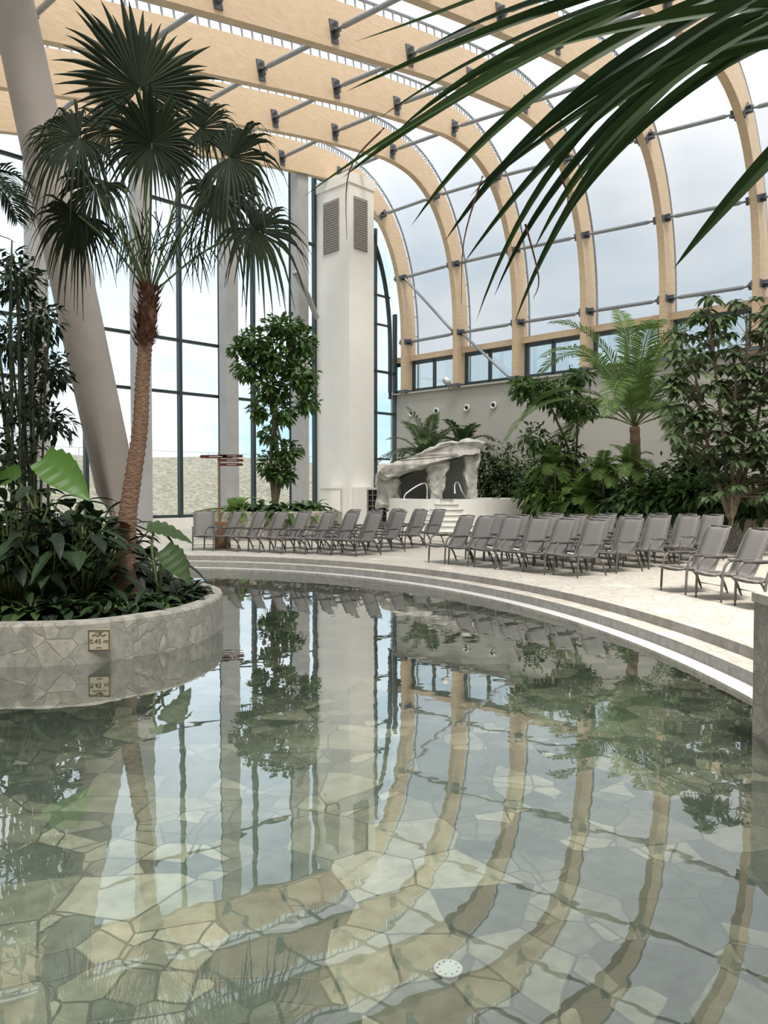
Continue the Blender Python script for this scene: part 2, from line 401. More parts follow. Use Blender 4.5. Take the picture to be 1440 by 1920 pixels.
# ---------------------------------------------------------------- gable
GC = [-27, -23, -19, -15.05, -11.0, -7.1]
GM = [-29, -25, -21, -17, -13.0, -9.3, -5.7, -4.2, -1.6]
for i, t in enumerate(GC):
    m = MB(); zt = zat(0, t)-.5
    m.hbox(.35, .9, t-.3, t+.3, .28, zt)
    r = empty('steel_column', hall(.5, t, .28), f'grey rectangular gable column, {ORD[len(GC)-1-i]} to the left of the white shaft', 'column', 'grey gable columns')
    m.build('shaft', 'gable_column', r)
    for zz in (5.9, 8.06, 13.6):
        if zz < zt:
            k = MB(); k.hbox(.15, .4, t-.18, t+.18, zz-.1, zz+.1); k.build('fixing', 'dark_steel', r)
edges = [-32]+GC+[-4.2, -.1]
for i, (a, b) in enumerate(zip(edges, edges[1:])):
    r = empty(f'window_{wn}', hall(0, (a+b)/2, .73), kind='structure'); wn += 1
    f = MB()
    for x in [a, b]+[x for x in GM if a < x < b]: f.hbox(-.1, .12, x-.07, x+.07, .73, zat(0, x)-.1)
    for zz in (.8, 5.9, 8.06, 13.6):
        if zz < min(zat(0, a), zat(0, b)): f.hbox(-.06, .08, a, b, zz-.06, zz+.06)
    if i == len(edges)-2:
        f.tube([hall(0, PC[k].x-.45, PC[k].y-.2) for k in range(0, 42)], .13, 6)
        for zz in (3.5, 10.5, 12): f.hbox(-.05, .06, -4.2, -.5, zz-.05, zz+.05)
    f.build('frame', 'frame', r)
    g = MB(); n = 8; vs = []
    for j in range(n+1):
        x = a+(b-a)*j/n; vs += [hall(0, x, .73), hall(0, x, zat(0, x)+.4)]
    g.add(vs, [(2*j, 2*j+2, 2*j+3, 2*j+1) for j in range(n)]); g.build('pane', 'glass', r)
pl = MB(); pl.hbox(-.25, .3, -34, -.2, 0, .73); struct(pl, 'wall_gable_plinth', 'white_paint')
m = MB(); A = at(553, 510, 34.0); B = at(594, 596, 36.0); m.tube(catmull([A, A.lerp(B, .5)+Z*.15, B], 5), .13, 8)
tag(m.build('brace_tube', 'gable_column', None, True), 'short grey brace slanting down from a gable column to the white shaft', 'brace')
# ---------------------------------------------------------------- white shaft
edge = at(655, 918, 35.5); edge.z = 0
shaft = empty('ventilation_shaft', (edge.x, edge.y, DECK), 'tall white square ventilation shaft rising to the timber roof in the corner', 'column')
def sh_box(mb, u0, u1, v0, v1, z0, z1):
    c = edge+U*((u0+u1)/2)+V*((v0+v1)/2)+Z*((z0+z1)/2)
    mb.box(c, U*((u1-u0)/2), V*((v1-v0)/2), Z*((z1-z0)/2))
m = MB(); sh_box(m, 0, 1.6, 0, 2.5, DECK, 16.3); m.build('shaft_body', 'white_paint', shaft)
m = MB(); sh_box(m, -.05, 1.65, -.05, 2.55, 15.95, 16.45); m.build('shaft_cap', 'white_paint', shaft)
def louvre(u0, u1, v0, v1, z0, z1, face, parent, name='vent_grille'):
    v = MB(); b = MB()
    sh_box(b, u0, u1, v0, v1, z0, z1); g = b.build(name, 'vent', parent)
    n = int((z1-z0)/.11)
    for i in range(n):
        z = z0+.06+i*(z1-z0-.1)/n
        if face == 'v': sh_box(v, u0-.03, u0, v0+.03, v1-.03, z, z+.05)
        else: sh_box(v, u0+.03, u1-.03, v0-.03, v0, z, z+.05)
    v.build('slat', 'column_grey', g)
louvre(-.04, 0, .65, 1.75, 13.0, 15.4, 'v', shaft)
louvre(.28, 1.15, -.04, 0, 13.0, 15.4, 'u', shaft)
cb = edge+U*.85-V*.45
cab = empty('service_cabinet', (cb.x, cb.y, DECK), 'dark-louvred white cabinet at the foot of the white shaft', 'cabinet')
m = MB(); sh_box(m, .2, 1.5, -.92, -.02, DECK, 2.0); m.build('body', 'white_paint', cab)
v = MB(); sh_box(v, .25, 1.45, -.95, -.92, DECK+.05, 1.9); v.build('recess', 'black', cab)
v = MB()
for i in range(5): sh_box(v, .25+i*.3-.01, .25+i*.3+.02, -.98, -.95, DECK+.05, 1.9)
for i in range(7): sh_box(v, .25, 1.45, -.98, -.95, DECK+.1+i*.25, DECK+.13+i*.25)
v.build('grille', 'column_grey', cab)
m = MB(); sh_box(m, -.7, -.1, .5, 1.2, DECK, 1.95); sh_box(m, -.74, -.06, .46, 1.24, 1.95, 2.02)
tag(m.build('low_wall_block', 'white_paint'), 'low white capped block at the left foot of the white shaft', 'wall block')

# ---------------------------------------------------------------- ground, pool, deck
CX, CY, EA, EB = -5.5, 6.6, 8.8, 11.8
NR = 160
PF = -.07
def ell(o_, z):
    return [Vector((CX+(EA+o_)*math.cos(2*PI*i/NR), CY+(EB+o_)*math.sin(2*PI*i/NR), z)) for i in range(NR)]
def ring(mb, a, b):
    n = len(a); mb.add(a+b, [(i, (i+1) % n, n+(i+1) % n, n+i) for i in range(n)])
m = MB(); m.add(ell(0, PF), [tuple(range(NR))]); struct(m, 'floor_pool', 'pool_floor')
m = MB(); ring(m, ell(0, PF), ell(0, .03)); struct(m, 'wall_pool_edge', 'crazy')
m = MB(); m.add(ell(-.01, 0), [tuple(range(NR))])
o = m.build('pool_water', 'water'); tag(o, 'clear still pool water reflecting the arches', 'water', kind='stuff')
m = MB(); ring(m, ell(0, .03), ell(.22, .03)); struct(m, 'trim_3', 'white_rim')
for i, (o0, z0, z1, o1) in enumerate(((.22, .03, .16, .52), (.52, .16, .28, .7))):
    m = MB(); ring(m, ell(o0, z0), ell(o0, z1)); struct(m, f'pool_step_riser_{i+1}', 'riser')
    m = MB(); ring(m, ell(o0, z1), ell(o1, z1)); struct(m, f'pool_step_tread_{i+1}', 'crazy')
m = MB(); ring(m, ell(.7, DECK), ell(2.3, DECK)); struct(m, 'floor_border', 'crazy')
m = MB(); inner = ell(2.3, DECK); outer = [Vector((CX+60*math.cos(2*PI*i/NR), CY+60*math.sin(2*PI*i/NR), DECK)) for i in range(NR)]
ring(m, inner, outer); struct(m, 'floor', 'pebble')
m = MB()
A = [hall(-4, -90, .1), hall(-4, 60, .1), hall(-200, 260, .1), hall(-200, -260, .1)]
m.add(A, [(0, 1, 2, 3)]); struct(m, 'outside_ground', 'ground')
m = MB(); nb = 60; vs = []
for i in range(nb+1):
    t = -90+i*150/nb; h = 4.3+.3*noise.noise(Vector((t*.1, 0, 0)))
    vs += [hall(-9, t, .1), hall(-15, t, h*.55+.3*noise.noise(Vector((t*.3, 1, 0)))), hall(-22, t, h), hall(-30, t, h)]
fs = []
for i in range(nb):
    for k in range(3): fs.append((i*4+k, (i+1)*4+k, (i+1)*4+k+1, i*4+k+1))
m.add(vs, fs); struct(m, 'outside_embankment', 'berm', True)
m = MB()
for i in range(26): m.tube([hall(-22, -50+i*2.5, 4.0), hall(-22, -50+i*2.5, 4.7)], .025, 5)
m.tube([hall(-22, -50, 4.7), hall(-22, 13, 4.7)], .025, 5)
tag(m.build('rail_fence', 'steel'), 'thin dark railing along the top of the embankment outside', 'fence')
m = MB(); m.hbox(-.3, 45, -34.6, -34, 0, 12); struct(m, 'wall_left_light_block', 'concrete')  # unseen wall, added to hold back light from the left
m = MB(); m.hbox(31, 31.6, -34, 1, 0, 11); struct(m, 'wall_back_light_block', 'concrete')  # added out of view behind the camera to limit the sky light

# ---------------------------------------------------------------- leaning column
p0 = at(252, 1090, 15.3); p0.z = DECK; p1 = at(22, 0, 14.4); p1 = p0+(p1-p0)*1.22
m = MB(); m.tube([p0.lerp(p1, k/8) for k in range(9)], [.38, .39, .395, .40, .40, .40, .39, .38, .37], 32)
c = empty('leaning_column', p0, 'thick round beige column leaning left behind the fan palm', 'column')
m.build('shaft', 'column_grey', c, True)
m = MB(); m.tube([p0-Z*.0, p0+Z*.12], [.55, .5], 24); m.build('base_plate', 'steel', c)

# ---------------------------------------------------------------- planters
def loop_wall(pts, z0, z1, th, name, mat, label, n=8):
    P = [Vector((p[0], p[1], 0)) for p in pts]
    Q = []; L = len(P)
    for i in range(L):
        a, b, c_, d = P[(i-1) % L], P[i], P[(i+1) % L], P[(i+2) % L]
        for k in range(n):
            t = k/n; Q.append(.5*((2*b)+(c_-a)*t+(2*a-5*b+4*c_-d)*t*t+(3*b-a-3*c_+d)*t**3))
    m_ = len(Q); inn = []
    area = sum(Q[i].x*Q[(i+1) % m_].y-Q[(i+1) % m_].x*Q[i].y for i in range(m_))
    sg = 1 if area > 0 else -1
    for i in range(m_):
        d = (Q[(i+1) % m_]-Q[(i-1) % m_]).normalized(); inn.append(Q[i]+Vector((-d.y, d.x, 0))*th*sg)
    r = empty(name, (sum((q.x for q in Q))/m_, sum((q.y for q in Q))/m_, z0), label, 'planter')
    a0 = [q+Z*z0 for q in Q]; a1 = [q+Z*(z1-.03) for q in Q]
    c1 = [q+Z*z1 for q in [Q[i].lerp(inn[i], .08) for i in range(m_)]]; b1 = [q+Z*z1 for q in inn]; b0 = [q+Z*(z1-.12) for q in inn]
    m = MB(); ring(m, a0, a1); ring(m, a1, c1); ring(m, c1, b1); ring(m, b1, b0); m.build('wall', mat, r)
    m = MB(); m.add(b0, [tuple(range(m_))]); m.build('soil', 'soil', r)
    return r
ISL = [(-4.3, 8.15), (-3.3, 8.3), (-2.75, 8.75), (-2.35, 9.4), (-2.22, 10.3), (-2.4, 11.2), (-3.0, 12.2), (-4.2, 14.0), (-7, 15.2), (-11, 14), (-11.5, 10.5), (-8.5, 8.2), (-6, 8.05)]
loop_wall(ISL, PF, .46, .2, 'stone_planter', 'stone_wall', 'irregular stone-clad planter island in the pool holding the tall fan palm')
pc = gnd(189, 1240, 0)
pq = at(189, 1198, pc.y-.02)
plq = empty('depth_plaque', pq, 'small square plaque reading 0,45 m with wave pictogram on the planter wall', 'sign')
hw = .112
pdir = Vector((1, .12, 0)).normalized(); pn = Vector((pdir.y, -pdir.x, 0)); pq = pq+pn*.05
m = MB(); m.box(pq, pdir*hw, pn*.03, Z*hw); m.build('backing', 'plaque', plq)
fo = pn*.033
m = MB()
for a in (-1, 1):
    m.box(pq+pdir*(a*(hw-.004))+fo, pdir*.005, pn*.003, Z*hw); m.box(pq+Z*(a*(hw-.004))+fo, pdir*hw, pn*.003, Z*.005)
m.build('border', 'plaque_edge', plq)
m = MB()
m.tube([pq+fo+pdir*x*.0085+Z*(.056+.009*math.sin(x*.9)) for x in range(-9, 10)], .0045, 5)
m.build('wave_pictogram', 'black', plq)
m = MB(); m.tube([pq+fo+pdir*(-.04)+Z*.092, pq+fo+Z*.08, pq+fo+pdir*.04+Z*.092], .0045, 5); m.build('chevron_mark', 'black', plq)
m = MB(); m.tube([pq+fo+pdir*(-.03)-Z*.082, pq+fo-Z*.074, pq+fo+pdir*.03-Z*.082], .004, 5); m.build('lower_mark', 'black', plq)
def text(s_, size, origin, xdir, ydir, mat, parent, name='lettering'):
    cu = bpy.data.curves.new('t', 'FONT'); cu.body = s_; cu.size = size; cu.align_x = 'CENTER'; cu.align_y = 'CENTER'; cu.extrude = .001; cu.space_character = 1.05
    to = bpy.data.objects.new('t', cu); COL.objects.link(to)
    dg = bpy.context.evaluated_depsgraph_get(); me = bpy.data.meshes.new_from_object(to.evaluated_get(dg))
    bpy.data.objects.remove(to)
    zd = xdir.cross(ydir)
    mat4 = Matrix(((xdir.x, ydir.x, zd.x, origin.x), (xdir.y, ydir.y, zd.y, origin.y), (xdir.z, ydir.z, zd.z, origin.z), (0, 0, 0, 1)))
    me.transform(mat4); me.materials.clear(); me.materials.append(M[mat])
    o = bpy.data.objects.new(name, me); COL.objects.link(o); o.parent = parent
    o.matrix_parent_inverse = Matrix.Translation(-Vector(parent.location)); return o
text('0,45 m', .068, pq+fo-Z*.012, pdir, Z, 'black', plq)

# ---------------------------------------------------------------- plants
def up_dir(az, el): return Vector((math.cos(az)*math.cos(el), math.sin(az)*math.cos(el), math.sin(el)))
def rvec():
    while True:
        v = Vector((R(-1, 1), R(-1, 1), R(-1, 1)))
        if .05 < v.length < 1: return v.normalized()
def fan(mb, hub, d, nrm, Rr, n=36, span=290, droop=.35):
    d = d.normalized(); nrm = (nrm-d*nrm.dot(d)).normalized(); stp = math.radians(span)/n
    for i in range(n):
        a = -math.radians(span)/2+stp*(i+.5)
        q = Matrix.Rotation(a, 3, nrm) @ d; q = (q+nrm*(R(-.03, .05)+.12*math.sin(a*2.3))).normalized(); side = nrm.cross(q).normalized()
        L = Rr*(.72+.28*math.cos(a*.55))*R(.82, 1.08); st = [0, .3, .45, .6, .75, .88, 1]
        dr = droop*R(.6, 1.9); vs = []; br = R(.42, .6); tw = R(-.4, .4); JN = .6
        for f in st:
            wd = L*f*math.tan(stp/2)*1.12 if f <= JN else L*JN*math.tan(stp/2)*1.06*(1-(f-JN)/(1-JN))**.8
            wd = max(wd, .003)
            p = hub+q*(L*f)+nrm*(.10*L*f)+side*(tw*.14*L*max(0, f-.45))-Z*(dr*L*max(0, f-br)**2*2.5)
            vs += [p-side*wd, p+nrm*(wd*.7), p+side*wd]
        fs = []
        for k in range(len(st)-1):
            b = k*3; fs += [(b, b+1, b+4, b+3), (b+1, b+2, b+5, b+4)]
        mb.add(vs, fs)
def frond(lm, rm, base, d0, L, droop, lw=.35, n=26, wid=.035, vee=.4, curl=.3):
    d = d0.normalized(); pts = []; p = base.copy(); st = 14; cur = d.copy()
    for i in range(st+1):
        pts.append(p.copy()); p = p+cur*(L/st); cur = (cur-Z*(droop/st)*(1+i*.12)).normalized()
    rm.tube(pts, [.018*(1-i/st*.8)*(L/2)**.5 for i in range(st+1)], 5)
    for i in range(n):
        f = .15+.85*i/n; x = f*st; k = min(int(x), st-1); pp = pts[k].lerp(pts[k+1], x-k); tg = (pts[k+1]-pts[k]).normalized()
        side = tg.cross(Z)
        if side.length < 1e-3: side = Vector((1, 0, 0))
        side.normalize(); up = side.cross(tg)
        ll = lw*(math.sin(PI*min(1, f*.85+.12))**.6)*R(.9, 1.08)
        for sg in (-1, 1):
            dd = (side*sg+tg*.75+up*vee*R(.6, 1.2)).normalized()
            lm.leaf(pp, dd, up, ll, wid, curl*R(.7, 1.3), 3, .3)
def cloud(mb, c, rad, n, L, W, down=.3, dens=.6):
    c = Vector(c)
    for _ in range(n):
        v = rvec(); rr = RND()**dens
        p = c+Vector((v.x*rad[0], v.y*rad[1], v.z*rad[2]))*rr
        d = (v+rvec()*.8-Z*down).normalized()
        mb.qleaf(p, d, (Z+rvec()*.6), L*R(.7, 1.2), W*R(.8, 1.2), .25)
def rosette(name, base, n, L, W, mat, label, cat='plant', group=None, el=(.3, 1.3), droop=.45, stalk=.0, shape=None, st=5):
    base = Vector(base); r = empty(name, base, label, cat, group)
    lm = MB(); sm = MB()
    for i in range(n):
        az = i*2.4+R(-.3, .3); e = el[0]+(el[1]-el[0])*(i/n); d = up_dir(az, e); l = L*R(.75, 1.1)
        b = base+Vector((R(-.04, .04), R(-.04, .04), 0))
        if stalk:
            sp = b+d*(stalk*R(.35, 1.1)); sm.tube([b, b.lerp(sp, .5)+Z*.05*stalk, sp], .012, 5); b = sp
            d = (up_dir(az, e-R(.4, 1.2))).normalized()
        lm.leaf(b, d, Z, l, W*R(.85, 1.1), droop*R(.7, 1.3), st, .25, shape)
    sm.tube([base-Z*.03, base+Z*.1], [.03, .02], 6)
    lm.build('leaves', mat, r); sm.build('stem', 'stem_green', r); return r
SZ = .35

# --- main fan palm
TY = 10.4; tb = at(232, 1100, TY); tb.z = SZ
path = [tb, at(238, 985, TY), at(249, 900, TY), at(263, 800, TY), at(267, 715, TY), at(272, 650, TY), at(280, 570, TY)]
palm = empty('fan_palm', tb, 'tall fan palm with slim brown trunk on the stone planter island', 'palm tree')
P = catmull(path, 14); m = MB(); rad = []
for i in range(len(P)):
    f = i/(len(P)-1); r_ = .130-.037*min(1, f*1.5); r_ += .008*(1 if i % 2 else -1)
    if f < .12: r_ += .06*(1-f/.12)
    rad.append(r_)
m.tube(P, rad, 16); m.build('trunk', 'trunk', palm, True)
m = MB(); c0 = at(271, 655, TY)
for i in range(200):
    f = RND(); b = c0.lerp(at(280, 548, TY), f); az = R(0, 2*PI)
    m.leaf(b+up_dir(az, 0)*.07, up_dir(az, R(.6, 1.35)), up_dir(az, 0), R(.12, .24), .07, -.1, 2, .2)
m.tube([c0, at(278, 600, TY), at(280, 552, TY)], [.08, .12, .08], 10)
m.build('crown_husk', 'husk', palm)
crown = at(280, 556, TY)
fans = [((262, 165), .1, (-4, -100), 148, .12, .3, 290), ((285, 268), -.5, (12, -100), 95, .3, .7, 320), ((285, 268), -.45, (15, 100), 95, .4, .5, 180),
    ((148, 258), -.2, (-110, 60), 100, .9, .5, 260), ((178, 345), .4, (-100, 130), 108, 1.0, .5, 250), ((148, 405), .2, (-60, 120), 88, 1.0, .4, 220),
    ((375, 240), .4, (110, -30), 88, .6, .4, 260), ((430, 295), -.3, (150, 0), 106, .9, .6, 280), ((410, 350), .5, (60, 100), 98, .9, .5, 250),
    ((475, 428), -.1, (130, 60), 98, .9, .5, 280), ((205, 240), .6, (-90, -50), 88, .7, .4, 250), ((108, 245), .4, (-120, -10), 64, .9, .4, 220)]
pet = MB()
for hub, dy, tip, rp, dr, tilt, span in fans:
    h = at(hub[0], hub[1], TY+dy)
    dv = Vector((tip[0], 0, -tip[1])).normalized()
    dv = (dv+Vector((0, dy*.5, 0))).normalized()
    nr = Vector((R(-.5, .5), -1, tilt*.6+R(-.2, .25)))
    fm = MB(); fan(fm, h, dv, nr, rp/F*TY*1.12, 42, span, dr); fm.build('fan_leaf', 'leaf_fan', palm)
    md = crown.lerp(h, .5)+Vector((0, 0, .12)); pet.tube(catmull([crown, md, h], 5), .015, 5)
for i in range(16):
    px = R(215, 350); py = R(400, 520); e = at(px, py-R(0, 60), TY+R(-.3, .3)); pet.tube([crown, crown.lerp(e, .5)+Z*.05, e], .008, 4)
pet.build('leaf_stalks', 'stem_green', palm)
hang = MB()
for i in range(110):
    s0 = at(R(210, 390), R(385, 470), TY+R(-.4, .4)); hang.leaf(s0, Vector((R(-.5, .5), R(-.5, .5), -R(.1, .9))), Vector((0, 1, 0)), R(.25, .5), .018, .5, 3, .2)
hang.build('hanging_blades', 'leaf_fan', palm)

# --- foreground frond
fr = empty('overhanging_palm_frond', at(1600, 100, 1.9), 'dark green palm frond with long strap leaflets hanging in from the top right', 'palm frond')
B = [((1080, -80), (850, 15), (665, 78), 16), ((1250, -50), (950, 45), (648, 172), 24), ((1350, -60), (960, 120), (640, 335), 32),
     ((1300, -40), (890, 165), (565, 372), 22), ((1400, -30), (1030, 160), (770, 425), 30), ((1400, -20), (1070, 190), (832, 455), 32),
     ((1450, -20), (1130, 200), (865, 500), 32), ((1400, 10), (1080, 260), (892, 605), 22), ((1430, 10), (1110, 265), (925, 560), 24),
     ((1440, 20), (1150, 270), (962, 612), 28), ((1460, 30), (1180, 220), (1000, 470), 32), ((1500, 40), (1230, 210), (1050, 425), 30),
     ((1620, 130), (1430, 310), (1262, 505), 44), ((1500, 60), (1290, 165), (1140, 310), 28), ((1440, -40), (1040, 60), (740, 250), 28),
     ((1580, 0), (1230, 130), (930, 330), 34), ((1350, -60), (1040, -5), (800, 90), 24),
     ((1600, 60), (1310, 110), (1040, 240), 34), ((1640, 10), (1280, 30), (900, 130), 32),
     ((1330, -50), (980, 70), (700, 230), 16), ((1500, 0), (1150, 150), (880, 370), 24), ((1640, 40), (1400, 70), (1210, 150), 30), ((1540, 20), (1240, 140), (1010, 330), 24)]
lm = MB()
for i, (b, mdl, t, w) in enumerate(B):
    Y0 = 1.9+.25*math.sin(i*1.7); Y1 = Y0+.15
    a0, a1, a2 = at(b[0], b[1], Y0), at(mdl[0], mdl[1], Y0+.05), at(t[0], t[1], Y1)
    vs = []; n = 16
    for k in range(n+1):
        f = k/n; c1 = a1*2-(a0+a2)*.5
        p = a0*(1-f)**2+c1*(2*f*(1-f))+a2*f*f; tg = (c1-a0)*(2*(1-f))+(a2-c1)*2*f
        sd = tg.cross(Vector((.1*math.sin(i), -1, .45*math.cos(i*2)))).normalized()
        wd = w/F*Y0*.46*(min(1, .55+f*1.5))*(1-f**2.2)**.9; nn = sd.cross(tg).normalized()
        vs += [p-sd*wd+nn*wd*.55, p, p+sd*wd+nn*wd*.55]
    lm.add(vs, [q for k in range(n) for q in ((k*3, k*3+1, k*3+4, k*3+3), (k*3+1, k*3+2, k*3+5, k*3+4))])
lm.build('leaflets', 'leaf_front', fr)
m = MB(); m.tube(catmull([at(1050, -110, 1.85), at(1250, -80, 1.9), at(1480, 0, 1.95), at(1660, 110, 2.0)], 6), [.006+.0006*k for k in range(19)], 8)
m.build('midrib', 'stem_green', fr)
for a, b, c_ in (((720, 240), (655, 320), (650, 450)), ((985, 420), (1010, 520), (1000, 560)), ((905, 330), (870, 450), (865, 570)), ((1050, 330), (1065, 370), (1055, 420))):
    m = MB(); m.tube(catmull([at(*a, 1.95), at(*b, 1.97), at(*c_, 2.0)], 6), [.003-.0002*k for k in range(13)], 5)
    m.build('dry_tip', 'husk', fr)

# --- left background trees and tall plants
def stemtree(name, base, stems, clouds, leafmt, L, W, label, cat='tree', bark='bark', group=None):
    r = empty(name, base, label, cat, group); m = MB()
    for pts, r0, r1 in stems:
        P = catmull(pts, 5); m.tube(P, [r0+(r1-r0)*i/(len(P)-1) for i in range(len(P))], 7)
    m.build('stems', bark, r); lm = MB()
    for c_, rad, n in clouds: cloud(lm, c_, rad, n, L, W)
    lm.build('foliage', leafmt, r); return r
Y = 13.0
b0 = at(40, 1090, Y); b0.z = SZ
stemtree('leafy_tree', b0, [([b0, at(45, 800, Y), at(35, 600, Y), at(25, 480, Y)], .05, .02), ([b0, at(70, 820, Y), at(85, 650, Y)], .04, .015), ([b0, at(10, 800, Y), at(-20, 600, Y)], .04, .02)],
         [(at(20, 520, Y), (.5, .5, .4), 300), (at(75, 600, Y), (.4, .4, .35), 220), (at(15, 640, Y), (.5, .5, .35), 260), (at(95, 690, Y), (.35, .4, .35), 200), (at(35, 750, Y), (.5, .5, .35), 260), (at(100, 790, Y), (.3, .4, .3), 150), (at(10, 850, Y), (.5, .5, .45), 300)],
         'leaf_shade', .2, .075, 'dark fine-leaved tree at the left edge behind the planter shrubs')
b1 = at(-30, 1000, 9.6); b1.z = SZ
r = empty('feather_palm', b1, 'dark feather palm reaching in at the upper left edge', 'palm tree'); lm = MB(); rm = MB()
top = at(-60, 330, 9.8); tk = MB(); tk.tube(catmull([b1, at(-50, 600, 9.7), top], 6), [.08]*13, 10); tk.build('trunk', 'bark', r)
for az, e in ((.1, .5), (.5, .2), (-.4, .3), (-.1, -.1), (1.2, .4), (2.2, .5), (3.2, .3), (4.5, .4)):
    frond(lm, rm, top, up_dir(az, e), .95, 1.3, .38, 22, .03)
lm.build('fronds', 'leaf_shade', r); rm.build('frond_ribs', 'cane', r)
for i, (px, Yb, top_) in enumerate(((18, 11.2, 480), (42, 11.6, 560), (60, 12.0, 620))):
    b = at(px, 1050, Yb); b.z = SZ
    r = empty('bamboo_cane_plant', b, f'slim bamboo-like cane plant, {ORD[i]} from the left photo edge', 'bamboo', 'bamboo canes'); m = MB(); lm = MB()
    for j in range(4):
        tp = at(px+R(-40, 40), top_+R(-60, 90), Yb+R(-.3, .3)); bb = b+Vector((R(-.12, .12), R(-.12, .12), 0))
        P = [bb.lerp(tp, k/10)+Vector((.05*math.sin(k*.5), 0, 0)) for k in range(11)]; m.tube(P, [.02, .017]*5+[.01], 6)
        for k in range(32):
            f = R(.35, 1); q = bb.lerp(tp, f); az = R(0, 2*PI); lm.leaf(q, up_dir(az, R(0, .8)), Z, R(.25, .45), .045, .4, 3)
    m.build('canes', 'cane', r); lm.build('leaves', 'leaf_shade', r)
def ear(base, leaves, label, mat='leaf_ear'):
    r = empty('elephant_ear_plant', base, label, 'plant'); sm = MB()
    for hub, d, up, L, W in leaves:
        lm = MB(); lm.leaf(hub, d, up, L, W, .25, 18, .3, lambda f: 0 if f >= 1 else (.7+.9*f if f < .3 else .97*(1-((f-.3)/.7)**1.8)) * (1+.05*math.sin(f*40)), .14)
        lm.build('leaf', mat, r, True); sm.tube(catmull([base, base.lerp(hub, .6)+Z*.1, hub+d*.12], 5), [.025-.0012*k for k in range(11)], 6)
    sm.build('stalks', 'stem_green', r)
b = at(110, 1090, 10.6); b.z = SZ
ear(b, [(at(78, 862, 9.6), Vector((.85, -.25, -.40)), Vector((.35, -1, .45)), .78, .5), (at(40, 885, 10.9), Vector((-.8, -.1, -.25)), Vector((0, -1, .6)), .5, .3)], 'elephant ear plant with a big bright green leaf rising left of the leaning column')
b = at(300, 1120, 10.3); b.z = SZ
ear(b, [(at(305, 1030, 10.0), Vector((.7, -.1, -.6)), Vector((.4, -1, .5)), .5, .36), (at(275, 990, 10.4), Vector((.8, .2, -.1)), Vector((.1, -.7, 1)), .62, .3)], 'elephant ear plant drooping its broad leaf over the right end of the planter', 'leaf_dark')
k = 0
for (px, py, Yb, h, n_) in ((20, 1000, 9.5, 1.3, 60), (95, 1010, 9.7, 1.2, 60), (155, 1020, 9.9, 1.1, 60), (-50, 990, 9.5, 1.4, 50), (195, 1040, 10.6, .95, 44), (130, 960, 11.3, 1.3, 50), (40, 960, 11.0, 1.5, 50), (295, 1000, 11.3, .5, 30), (75, 980, 10.2, 1.4, 60), (175, 990, 11.0, 1.2, 50)):
    b = at(px, py, Yb); b.z = SZ
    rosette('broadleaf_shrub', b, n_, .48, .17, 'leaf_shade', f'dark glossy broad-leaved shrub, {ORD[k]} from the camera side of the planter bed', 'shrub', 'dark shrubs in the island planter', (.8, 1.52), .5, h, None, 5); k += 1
k = 0
for (px, Yb) in ((150, 9.25), (200, 9.1), (250, 9.25), (300, 9.65), (335, 10.1), (358, 10.6), (180, 9.6), (270, 9.8), (90, 9.1), (30, 9.0), (315, 10.3), (-20, 8.95), (225, 9.6), (342, 11.0), (120, 9.05), (60, 9.0)):
    b = at(px, 1120, Yb); b.z = SZ
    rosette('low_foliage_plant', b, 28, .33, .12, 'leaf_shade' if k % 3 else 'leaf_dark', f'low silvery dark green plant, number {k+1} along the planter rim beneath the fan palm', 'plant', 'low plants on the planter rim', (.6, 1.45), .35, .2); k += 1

# --- middle planter and tree
MP = at(512, 1000, 25.5)
pts = [(MP.x+2.3*math.cos(a), MP.y+1.3*math.sin(a)) for a in [i*PI/4 for i in range(8)]]
loop_wall(pts, DECK, 1.2, .3, 'round_planter', 'pebble_wall', 'round pebble-dash planter left of the white shaft holding the slim tree')
Y = 25.5; b = at(515, 950, Y); b.z = 1.08
cl = [(at(475, 640, Y), (.65, .6, .45), 300), (at(530, 610, Y), (.7, .6, .35), 280), (at(565, 640, Y), (.5, .6, .5), 230), (at(515, 665, Y), (.8, .7, .55), 420), (at(463, 690, Y), (.45, .5, .4), 170),
      (at(565, 705, Y), (.55, .6, .55), 300), (at(510, 725, Y), (.6, .6, .55), 320), (at(575, 755, Y), (.4, .5, .35), 150), (at(485, 765, Y), (.35, .4, .35), 120), (at(530, 775, Y), (.35, .4, .4), 150),
      (at(505, 815, Y), (.3, .35, .3), 90), (at(540, 845, Y), (.45, .4, .45), 190), (at(505, 870, Y), (.35, .35, .45), 150), (at(530, 890, Y), (.45, .4, .3), 130), (at(445, 655, Y), (.3, .3, .25), 60)]
stemtree('slender_tree', b, [([b, at(520, 860, Y), at(512, 760, Y), at(515, 660, Y)], .10, .04), ([b, at(508, 850, Y), at(522, 740, Y), at(545, 650, Y)], .07, .03), ([b, at(530, 870, Y), at(520, 800, Y), at(480, 680, Y)], .06, .02)],
         cl, 'leaf_mid', .27, .15, 'slender leafy tree with climbing foliage in the round planter left of the white shaft')
k = 0
for px, Yb, L_, mt in ((450, 25, 1.0, 'leaf_light'), (475, 25.6, .8, 'leaf_dark'), (495, 24.8, .8, 'leaf_dark'), (540, 24.9, .9, 'leaf_mid'), (570, 25.4, 1.0, 'leaf_dark'), (590, 25.2, .8, 'leaf_mid'), (520, 24.6, .7, 'leaf_dark')):
    b = at(px, 950, Yb); b.z = 1.08
    rosette('leafy_plant', b, 30, L_, .2, mt, f'low leafy plant, {ORD[k]} of those under the slender tree', 'plant', 'plants under the slender tree', (.6, 1.45), .6, .3); k += 1
b = at(440, 950, 25.0); b.z = 1.08
